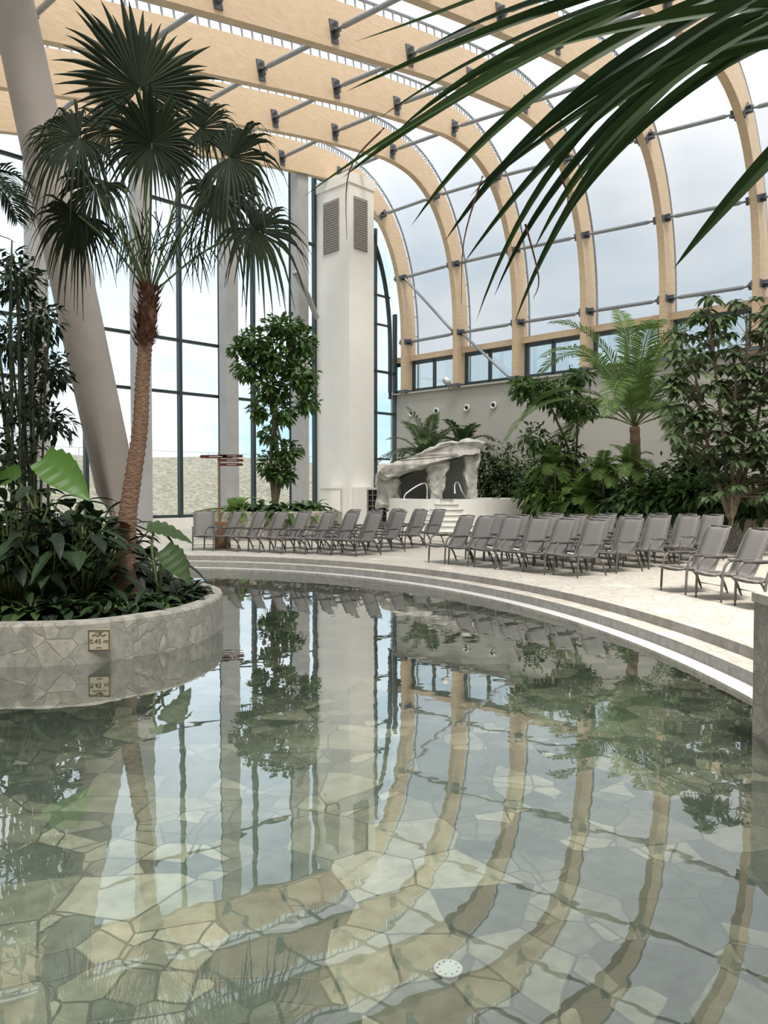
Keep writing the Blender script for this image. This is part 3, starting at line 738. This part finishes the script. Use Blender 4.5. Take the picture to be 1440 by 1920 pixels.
rosette('banana_plant', b, 7, 1.5, .5, 'leaf_light', 'pale banana-like plant at the left end of the round planter', 'plant', None, (.8, 1.45), .25, .3)

# --- signpost
sp = gnd(418, 1028)
sg = empty('signpost', sp, 'wooden signpost with dark red arrow boards in front of the round planter', 'signpost')
m = MB(); w_ = 18/F*sp.y
m.bx((sp.x, sp.y, DECK+.37), w_*1.4, .3, .74); m.build('base_box', 'post_wood', sg)
m = MB(); q = at(411, 918, sp.y); tz = at(411, 850, sp.y).z; m.bx((q.x, sp.y, (DECK+tz)/2), .06, .06, tz-DECK); m.build('post', 'post_wood', sg)
for (x0, x1, y, h, left) in ((374, 436, 856, 6, True), (412, 456, 855, 5, False), (412, 457, 863, 5, False), (412, 456, 871, 5, False)):
    a = at(x0, y, sp.y-.08); c_ = at(x1, y, sp.y-.08); hh = h/F*sp.y/2; n = MB()
    if left: pr = [(a.x, 0), (a.x+hh, hh), (c_.x, hh), (c_.x, -hh), (a.x+hh, -hh)]
    else: pr = [(a.x, hh), (c_.x-hh, hh), (c_.x, 0), (c_.x-hh, -hh), (a.x, -hh)]
    zc = a.z; vs = [Vector((x, sp.y-.08, zc+z)) for x, z in pr]+[Vector((x, sp.y-.05, zc+z)) for x, z in pr]
    n.add(vs, [(0, 1, 2, 3, 4), (9, 8, 7, 6, 5)]+[(i, (i+1) % 5, 5+(i+1) % 5, 5+i) for i in range(5)])
    pb = n.build('arrow_board', 'red_sign', sg)
    n = MB(); n.bx(((a.x+c_.x)/2, sp.y-.084, zc), (c_.x-a.x)*.4, .004, hh*.3); n.build('legend_strip', 'white_plastic', pb)

# --- chairs
def chair():
    r = empty('lounge_chair', (0, 0, 0), None, 'chair', world=False)
    pr = catmull([(.50, .385, 0), (.42, .405, 0), (.2, .375, 0), (0, .35, 0), (-.10, .38, 0), (-.17, .50, 0), (-.28, .74, 0), (-.40, .99, 0), (-.45, 1.03, 0)], 4)
    hw = .27; m = MB(); vs = []
    for p in pr:
        wv = hw-.015 if p.y < .9 else hw-.015-(p.y-.9)*.25
        for j, y in enumerate((-1, -.5, 0, .5, 1)): vs.append(Vector((p.x-.0, y*wv, p.y-.02*(1-y*y))))
    fs = [(i*5+j, i*5+j+1, (i+1)*5+j+1, (i+1)*5+j) for i in range(len(pr)-1) for j in range(4)]
    m.add(vs, fs); s = m.build('sling', 'chair_fabric', r, True)
    so = s.modifiers.new('t', 'SOLIDIFY'); so.thickness = .018
    m = MB()
    for sd in (-1, 1): m.tube([Vector((p.x, sd*(hw-(max(0, p.y-.9)*.25)), p.y)) for p in pr], .016, 6)
    e = pr[-1]; m.tube([Vector((e.x, -hw+.03, e.y)), Vector((e.x-.01, 0, e.y+.01)), Vector((e.x, hw-.03, e.y))], .016, 6)
    m.tube([Vector((.50, -hw, .385)), Vector((.50, hw, .385))], .016, 6)
    m.build('seat_frame', 'chair_frame', r, True)
    for sd in (-1, 1):
        y = sd*(hw+.03)
        m = MB(); m.tube([Vector(p) for p in catmull([(.44, y, 0), (.42, y, .35), (.38, y, .52), (.28, y, .60), (.05, y, .585), (-.22, y, .60)], 4)], .019, 6)
        m.build('leg', 'chair_frame', r, True)
        m = MB(); m.tube([Vector(p) for p in catmull([(-.34, y, 0), (-.22, y, .25), (-.02, y, .36), (.3, y, .39)], 4)], .019, 6); m.build('leg', 'chair_frame', r, True)
        m = MB(); m.box((.12, y, .612), Vector((.2, 0, 0)), Vector((0, .028, 0)), Vector((0, 0, .011))); m.build('armrest', 'chair_frame', r)
    m = MB(); m.tube([(-.3, -hw-.03, .1), (-.3, hw+.03, .1)], .012, 6); m.build('stretcher', 'chair_frame', r)
    m = MB(); m.tube([(.3, -hw, .39), (.3, hw, .39)], .012, 6); m.build('stretcher', 'chair_frame', r)
    return r
C0 = chair(); used = [False]
def place(x, y, face, label, group):
    if not used[0]: r = C0; used[0] = True
    else:
        r = C0.copy(); COL.objects.link(r)
        for ch in C0.children:
            c_ = ch.copy(); COL.objects.link(c_); c_.parent = r
    r.location = (x, y, DECK); r.rotation_euler = (0, 0, math.atan2(face[1], face[0])+R(-.07, .07))
    r['label'] = label; r['category'] = 'chair'; r['group'] = group
RW = ['front', 'second', 'third', 'fourth', 'rearmost']
a = Vector((1.5, 17.1)); bb = Vector((3.75, 14.5)); off = Vector((.9, .78))
for rw, cnt in enumerate((6, 6, 5, 4, 3)):
    for j in range(cnt):
        i = 5-j; p = a.lerp(bb, i/5)+off*rw+Vector((R(-.05, .05), R(-.05, .05)))
        place(p.x, p.y, (-.82, -.58), f'taupe lounge chair, {ORD[j]} from the right in {RW[rw]} row, right block', 'lounge chairs in the right block')
a = Vector((-4.3, 20.6)); bb = Vector((-.55, 19.0)); off = Vector((.62, 1.15))
for rw, (lo, hi) in enumerate(((0, 7), (2, 7), (3, 7), (4, 7))):
    for j in range(lo, hi):
        i = hi-1-(j-lo); p = a.lerp(bb, i/6)+off*rw+Vector((R(-.05, .05), R(-.05, .05)))
        place(p.x, p.y, (-.80, -.6), f'taupe lounge chair, {ORD[j-lo]} from the right in {RW[rw]} row, left block', 'lounge chairs in the left block')
p = gnd(383, 1030); place(p.x, p.y, (.2, -.95), 'taupe lounge chair standing alone left of the wooden signpost', 'lounge chairs in the left block')
for i, (x, y) in enumerate(((4.98, 12.2), (5.2, 11.35), (5.4, 10.5))):
    place(x, y, (-.97, -.22), f'{["farthest", "middle", "nearest"][i]} of three taupe lounge chairs at the right photo edge', 'lounge chairs at the right edge')

# --- pillar at right
pz = at(1414, 1112, 5.9).z; pxx = at(1414, 1112, 5.9).x
pil = empty('stone_pillar', (pxx+.15, 5.6, PF), 'pale stone-clad pillar standing in the pool at the right edge', 'pillar')
m = MB(); m.bx((pxx+.2, 5.6, (pz-.06+PF)/2), .4, .6, pz-.06-PF); m.build('body', 'stone_wall', pil)
m = MB(); m.bx((pxx+.2, 5.6, pz-.03), .42, .64, .07); m.build('cap', 'crazy', pil)

# --- drains
for i, (px, py, r_) in enumerate(((840, 1817, .060), (1027, 1416, .045), (1044, 1396, .025), (72, 1302, .05))):
    p = gnd(px, py, PF+.003); e = empty('pool_drain', p, ['large round perforated pool inlet nearest the camera', 'round white pool inlet under the arch reflections', 'small grey round pool fitting just beyond the white inlet', 'round pool inlet at the left edge near the planter'][i], 'drain')
    m = MB(); n = 24; m.add([p+Vector((r_*math.cos(2*PI*k/n), r_*math.sin(2*PI*k/n), .005)) for k in range(n)], [tuple(range(n))]); m.build('disc', 'drain', e)
    m = MB(); m.tube([p+Vector((r_*math.cos(2*PI*k/n), r_*math.sin(2*PI*k/n), .004)) for k in range(n+1)], .003, 5); m.build('rim_ring', 'column_grey', e)
    m = MB()
    for k in range(10): q = p+Vector((r_*.72*math.cos(2*PI*k/10), r_*.72*math.sin(2*PI*k/10), .006)); m.bx(q, .006, .006, .003)
    m.build('holes', 'dark_hole', e)

# --- rock grotto and basin
RY = 31.5; px = RY/F
gr = empty('rock_grotto', at(820, 985, RY), 'pale artificial rock grotto with a tilted slab on stone pillars behind the basin', 'rock formation')
def plate(outline, y0, y1, seed, amp):
    ol = []
    for i, p in enumerate(outline):
        q = outline[(i+1) % len(outline)]
        for j in range(2):
            f = j/2; jt = amp if j else amp*.4
            ol.append((p[0]+(q[0]-p[0])*f+R(-1, 1)*jt, p[1]+(q[1]-p[1])*f+R(-1, 1)*jt))
    mb = MB(); n = len(ol); layers = 8; vs = []
    cx = sum(p[0] for p in ol)/n; cy = sum(p[1] for p in ol)/n
    for l in range(layers):
        f = l/(layers-1); bul = 1-(.06 if l in (0, layers-1) else 0)
        for k, (x, y) in enumerate(ol):
            q = at(cx+(x-cx)*bul+R(-1, 1)*amp, cy+(y-cy)*(bul-(.1 if l in (0, layers-1) else 0))+R(-1, 1)*amp, RY); q.y = y0+(y1-y0)*f+R(-.08, .08)
            vs.append(q)
    fs = []
    for l in range(layers-1):
        for k in range(n):
            a_, b_, c_, d_ = l*n+k, l*n+(k+1) % n, (l+1)*n+(k+1) % n, (l+1)*n+k
            fs += [(a_, b_, c_), (a_, c_, d_)]
    fs += [tuple(range(n-1, -1, -1)), tuple((layers-1)*n+k for k in range(n))]
    mb.add(vs, fs); return mb
plate([(706, 890), (712, 880), (722, 874), (735, 873), (748, 864), (762, 862), (785, 852), (800, 842), (812, 840), (830, 831), (855, 830), (868, 825), (885, 827), (901, 829), (903, 838), (896, 850), (885, 855), (868, 856), (850, 860), (828, 867), (800, 875), (775, 884), (748, 894), (722, 901), (708, 899)], RY-1.4, RY+1.6, 3, 1.6).build('slab', 'rock', gr)
plate([(797, 870), (838, 860), (839, 876), (830, 888), (832, 905), (824, 925), (829, 950), (803, 950), (805, 925), (799, 908), (801, 890)], RY-1.2, RY-.2, 5, 1.8).build('pillar', 'rock', gr)
plate([(864, 852), (895, 848), (894, 865), (887, 885), (889, 910), (887, 950), (866, 950), (869, 915), (864, 890), (867, 870)], RY-1.2, RY-.2, 9, 1.8).build('pillar', 'rock', gr)
plate([(706, 890), (725, 892), (742, 894), (750, 905), (744, 925), (755, 952), (730, 952), (704, 952), (708, 930), (703, 905)], RY-.9, RY+.9, 12, 2.0).build('side_rock', 'rock', gr)
plate([(748, 896), (800, 874), (860, 856), (890, 854), (893, 880), (893, 955), (748, 955)], RY+1.0, RY+1.3, 15, 1.5).build('cave_shade', 'vent', gr)  # darker plate standing in for the shade inside the cave
bc = at(878, 960, 30.8); bz = at(878, 936, 28).z
bs = empty('round_basin', (bc.x, bc.y, DECK), 'raised round white plunge basin beneath the rock grotto', 'basin')
def arc_ring(mb, r0, z0, r1, z1, n=64):
    A = [Vector((bc.x+r0*math.cos(2*PI*i/n), bc.y+r0*.9*math.sin(2*PI*i/n), z0)) for i in range(n)]
    Bq = [Vector((bc.x+r1*math.cos(2*PI*i/n), bc.y+r1*.9*math.sin(2*PI*i/n), z1)) for i in range(n)]
    ring(mb, A, Bq)
m = MB(); arc_ring(m, 3.2, DECK, 3.2, bz); arc_ring(m, 3.2, bz, 2.9, bz); arc_ring(m, 2.9, bz, 2.9, bz-.4); m.build('wall', 'white_paint', bs)
m = MB(); m.add([Vector((bc.x+2.9*math.cos(2*PI*i/40), bc.y+2.6*math.sin(2*PI*i/40), bz-.15)) for i in range(40)], [tuple(range(40))]); m.build('water', 'water', bs)
m = MB(); m.add([Vector((bc.x+2.9*math.cos(2*PI*i/40), bc.y+2.6*math.sin(2*PI*i/40), bz-.38)) for i in range(40)], [tuple(range(40))]); m.build('basin_floor', 'white_rim', bs)
st = empty('basin_stairs', at(838, 1000, 26.5), 'pale curved stairs climbing to the round basin', 'stairs')
ns = 7; sc = at(838, 960, 28.3)
for i in range(ns):
    m = MB(); z1 = DECK+(bz-DECK)*(i+1)/ns; r_ = 2.3-.29*i; n = 20
    A = [Vector((sc.x+r_*.42*math.cos(PI+PI*k/n)*1.3, sc.y+.2+r_*math.sin(PI+PI*k/n), 0)) for k in range(n+1)]
    A0 = [p+Z*DECK for p in A]; A1 = [p+Z*z1 for p in A]
    m.add(A0+A1, [(k, k+1, n+1+k+1, n+1+k) for k in range(n)]+[tuple(range(n+1, 2*n+2))]); sp_ = m.build('step', 'white_paint', st)
    m = MB(); m.tube([p-Z*.025+Vector((0, -.02, 0)) for p in A1], .02, 5); m.build('nosing', 'riser', sp_)
for i, pts in enumerate((((758, 940), (762, 925), (797, 906), (801, 935)), ((853, 925), (853, 908), (860, 906), (872, 930), (905, 948)))):
    m = MB(); m.tube(catmull([at(x, y, 27.6+.3*k) for k, (x, y) in enumerate(pts)], 5), .028, 6)
    tag(m.build('handrail', 'chrome', None, True), ['bent steel handrail left of the basin stairs', 'bent steel handrail right of the basin stairs'][i], 'handrail', 'basin handrails')
# --- wall fittings
def hit_wall(px, py, t=-.12):
    d = ray(px, py); P0 = hall(0, t, 0); k = (P0-CAM).dot(U)/d.dot(U); return CAM+d*k
for i, (x, y) in enumerate(((771, 775), (818, 771), (875, 765), (925, 760))):
    p = hit_wall(x, y, -.16); e = empty('wall_nozzle', p, f'white ringed round nozzle on the concrete wall, {ORD[i]} from the left', 'nozzle', 'round wall nozzles')
    n = 20; m = MB(); m.tube([p+(V*math.cos(2*PI*k/n)+Z*math.sin(2*PI*k/n))*.14 for k in range(n+1)], .045, 8); m.build('ring', 'white_plastic', e, True)
    m = MB(); m.add([p-U*.0+(V*math.cos(2*PI*k/n)+Z*math.sin(2*PI*k/n))*.12 for k in range(n)], [tuple(range(n))]); m.build('opening', 'black', e)
p = at(838, 716, 35.0); e = empty('floodlight', p, 'small pale floodlight perched above the concrete wall near the third window', 'lamp')
m = MB(); m.tube([p+Vector((-.05, 0, 0)), p+Vector((.0, -.05, .05)), p+Vector((.06, -.15, .1))], [.25, .22, .06], 14); m.build('dish', 'white_plastic', e, True)
m = MB(); q = hit_wall(842, 730, -.12); m.tube([p, q], .03, 6); m.build('bracket', 'steel', e)

# --- right planters and vegetation
RP = [(5.3, 26.6), (6.2, 24.0), (7.6, 21.9), (9.6, 20.3), (12.6, 19.0), (15.6, 18.3), (16.8, 20.2), (14.2, 23.2), (10.2, 27.2), (7.6, 29.0), (6.4, 28.6)]
loop_wall(RP, DECK, 1.15, .35, 'long_planter', 'pebble_wall', 'long curved pebble-dash planter bed running behind the right chair block')
RB = [(1.6, 36.4), (4.2, 34.9), (6.6, 33.2), (8.2, 31.2), (8.9, 31.0), (6.0, 34.3), (3.6, 36.6), (1.9, 37.9)]
loop_wall(RB, DECK, 1.15, .25, 'rear_planter', 'pebble_wall', 'narrow planter bed at the foot of the concrete wall behind the grotto')
SR = 1.03
def feather(name, b, top, n, L, label, mat='leaf_mid', el=(-.1, 1.3), lw=.5, droop=1.5, tr=.1, wid=.04, group=None, nl=34):
    r = empty(name, b, label, 'palm tree', group); lm = MB(); rm = MB()
    if (top-b).length > .2:
        t_ = MB(); P = catmull([b, b.lerp(top, .5)+Vector((.04, 0, 0)), top], 8); t_.tube(P, [tr*(1.05+.1*(i % 2)) for i in range(len(P))], 10); t_.build('trunk', 'trunk', r)
    for i in range(n):
        az = i*2.4; e = el[0]+(el[1]-el[0])*((i+.5)/n); frond(lm, rm, top, up_dir(az, e), L*R(.85, 1.1), droop*R(.8, 1.15), lw, nl, wid)
    lm.build('fronds', mat, r); rm.build('frond_ribs', 'stem_green', r); return r
Y = 24; b = at(1190, 960, Y); b.z = SR
feather('coconut_palm', b, at(1190, 800, Y), 20, 4.9, 'young coconut palm with arching bright green fronds in the right planter', 'leaf_coco', (.4, 1.45), .7, 1.45, .14, .06, None, 54)
b = at(800, 880, 35.3); b.z = 1.03
feather('areca_palm', b, at(800, 872, 35.3), 26, 2.6, 'feathery palm clump rising behind the rock grotto slab', 'leaf_grey', (.3, 1.45), .6, 1.2, .06, .06)
b = at(866, 860, 35.0); b.z = 1.03
feather('areca_palm', b, at(866, 850, 35.0), 14, 1.8, 'dark feathery palm just right of the grotto palm clump', 'leaf_dark', (.3, 1.45), .6, 1.2, .06, .06)
Y = 26; b = at(1075, 960, Y); b.z = SR
stemtree('umbrella_tree', b, [([b, at(1070, 860, Y), at(1040, 780, Y), at(1020, 740, Y)], .06, .03), ([b, at(1080, 860, Y), at(1085, 760, Y)], .05, .03)],
         [(at(1025, 735, Y), (1.2, .9, .4), 700), (at(1080, 765, Y), (.8, .8, .35), 360), (at(985, 722, Y), (.5, .6, .25), 200), (at(1085, 705, Y), (.5, .6, .35), 180), (at(1000, 820, Y), (.5, .6, .5), 180), (at(1050, 850, Y), (.8, .7, .5), 300)],
         'leaf_mid', .28, .11, 'spreading small-leaved tree left of the coconut palm')
Y = 18.9; b = at(1370, 980, Y); b.z = SR
r = empty('umbrella_leaf_tree', b, 'tall whorled-leaf tree at the right edge of the long planter', 'tree'); m = MB(); lm = MB()
tips = []
while len(tips) < 300:
    x = R(1255, 1490); y = R(555, 940)
    if x < 1325 and y > 860: continue
    if x < 1300 and y < 620: continue
    if y < 620 and RND() < .4: continue
    tips.append(at(x, y, Y+R(-.8, 1.0)))
tops = [at(1330, 600, Y), at(1400, 590, Y), at(1440, 600, Y+.5), at(1380, 700, Y-.4), at(1300, 680, Y)]
for t in tops: m.tube(catmull([b, b.lerp(t, .5)+Vector((R(-.2, .2), 0, 0)), t], 6), [.06-.003*k for k in range(13)], 7)
for t in tips:
    q = min(tops, key=lambda a_: (a_-t).length); m.tube([b.lerp(q, min(1, max(.2, (t.z-b.z)/(q.z-b.z)-.1))), t], .012, 4)
    n = random.randint(7, 10)
    for k in range(n):
        az = 2*PI*k/n+R(-.2, .2); lm.leaf(t, up_dir(az, R(-.4, .35)), Z, R(.24, .38), .13, .5, 4)
m.build('stems', 'bark', r); lm.build('foliage', 'leaf_grey', r)
k = 0
BS = [(960, 33.5, 850, 1.0, 'leaf_grey'), (915, 34.2, 840, 1.0, 'leaf_dark'), (1010, 27.2, 880, .8, 'leaf_mid'), (1045, 26, 890, .9, 'leaf_light'), (1060, 27.2, 850, 1.0, 'leaf_grey'),
      (1110, 24.5, 890, 1.0, 'leaf_light'), (1150, 24.5, 900, .9, 'leaf_mid'), (1200, 22.5, 905, .9, 'leaf_dark'), (1250, 22, 885, 1.0, 'leaf_mid'), (1300, 21.3, 885, 1.0, 'leaf_mid'), (1335, 20.8, 890, .9, 'leaf_mid'), (1270, 23.6, 840, 1.0, 'leaf_grey'),
      (1420, 20.3, 890, .9, 'leaf_dark'), (1005, 32.4, 830, 1.0, 'leaf_dark'), (940, 34, 815, .8, 'leaf_grey'), (1225, 24.5, 860, 1.0, 'leaf_mid'), (1120, 26.0, 860, 1.0, 'leaf_dark'), (1320, 22.6, 820, 1.0, 'leaf_grey'), (1170, 23.0, 925, .8, 'leaf_dark'), (1085, 24.8, 915, .8, 'leaf_mid')]
for px_, Yb, ty, rd, mt in BS:
    b = at(px_, 960, Yb); b.z = SR; tz = at(px_, ty, Yb).z
    r = empty('leafy_bush', b, f'{["dense", "loose", "bushy"][k % 3]} {"bright green" if mt == "leaf_light" else "dark green" if mt == "leaf_dark" else "grey green" if mt == "leaf_grey" else "mid green"} bush, number {k+1} of the planting behind the right chairs', 'bush', 'bushes behind the right chairs')
    m = MB(); lm = MB()
    for j in range(8):
        e = b+Vector((R(-rd, rd)*.8, R(-.6, .6), (tz-b.z)*R(.5, .95))); m.tube([b, b.lerp(e, .5)+Z*.1, e], [.03, .02, .01], 5)
        for q in range(40):
            f = R(.25, 1); c_ = b.lerp(e, f); lm.leaf(c_, up_dir(R(0, 2*PI), R(-.3, .7)), Z, R(.3, .55), R(.09, .16), .45, 3)
    cloud(lm, b+Z*((tz-b.z)*.45), (rd*1.1, .8, (tz-b.z)*.5), 420, .3, .12)
    m.build('stems', 'bark', r); lm.build('foliage', mt, r); k += 1
for i, (px_, Yb, L_, ty) in enumerate(((1180, 23.2, 1.0, 880), (1040, 25.6, 1.1, 880), (1095, 24.0, .9, 940), (1130, 23.4, .9, 890))):
    b = at(px_, 955, Yb); b.z = SR
    feather('small_fern_palm', b, at(px_, ty, Yb), 16, L_, f'small bright feathery plant, {ORD[i]} of those in front of the coconut palm', 'leaf_light', (.1, 1.4), .35, 1.4, .03, .03, 'small feathery plants by the coconut palm')

# ---------------------------------------------------------------- world, light, camera
w = bpy.data.worlds.new('sky'); bpy.context.scene.world = w; w.use_nodes = True
nt = w.node_tree; nt.nodes.clear(); N = nt.nodes; L = nt.links
out = N.new('ShaderNodeOutputWorld'); bg = N.new('ShaderNodeBackground'); bg.inputs[1].default_value = 1.7
tc = N.new('ShaderNodeTexCoord'); mp = N.new('ShaderNodeMapping'); mp.inputs['Scale'].default_value = (1, 1, 2.6); L.new(tc.outputs['Generated'], mp.inputs[0])
nz = N.new('ShaderNodeTexNoise'); nz.inputs['Scale'].default_value = 2.8; nz.inputs['Detail'].default_value = 7; nz.inputs['Roughness'].default_value = .55; L.new(mp.outputs[0], nz.inputs['Vector'])
cr = N.new('ShaderNodeValToRGB'); cr.color_ramp.elements[0].position = .38; cr.color_ramp.elements[1].position = .64; L.new(nz.outputs[0], cr.inputs[0])
sp_ = N.new('ShaderNodeSeparateXYZ'); L.new(tc.outputs['Generated'], sp_.inputs[0])
gr_ = N.new('ShaderNodeValToRGB'); L.new(sp_.outputs[2], gr_.inputs[0])
gr_.color_ramp.elements[0].position = 0; gr_.color_ramp.elements[0].color = (.38, .59, .73, 1)
gr_.color_ramp.elements[1].position = .4; gr_.color_ramp.elements[1].color = (.54, .61, .68, 1)
mx = N.new('ShaderNodeMix'); mx.data_type = 'RGBA'; L.new(cr.outputs[0], mx.inputs[0]); L.new(gr_.outputs[0], mx.inputs[6]); mx.inputs[7].default_value = (.80, .82, .85, 1)
L.new(mx.outputs[2], bg.inputs[0]); L.new(bg.outputs[0], out.inputs[0])
sl = bpy.data.lights.new('sun', 'SUN'); sl.energy = 9.0; sl.angle = math.radians(20); sl.color = (1, .95, .88)
so = bpy.data.objects.new('sun', sl); COL.objects.link(so)
sdir = Vector((-.12, .42, -.9)); so.rotation_euler = sdir.to_track_quat('-Z', 'Y').to_euler()
cd = bpy.data.cameras.new('camera'); cd.sensor_fit = 'VERTICAL'; cd.sensor_height = 36; cd.lens = 27; cd.clip_end = 500
co = bpy.data.objects.new('camera', cd); COL.objects.link(co); co.location = CAM; co.rotation_euler = (PI/2-PITCH, 0, 0)
bpy.context.scene.camera = co
bpy.context.scene.view_settings.view_transform = 'Standard'
for o in bpy.data.objects:
    if '_e' in o: del o['_e']
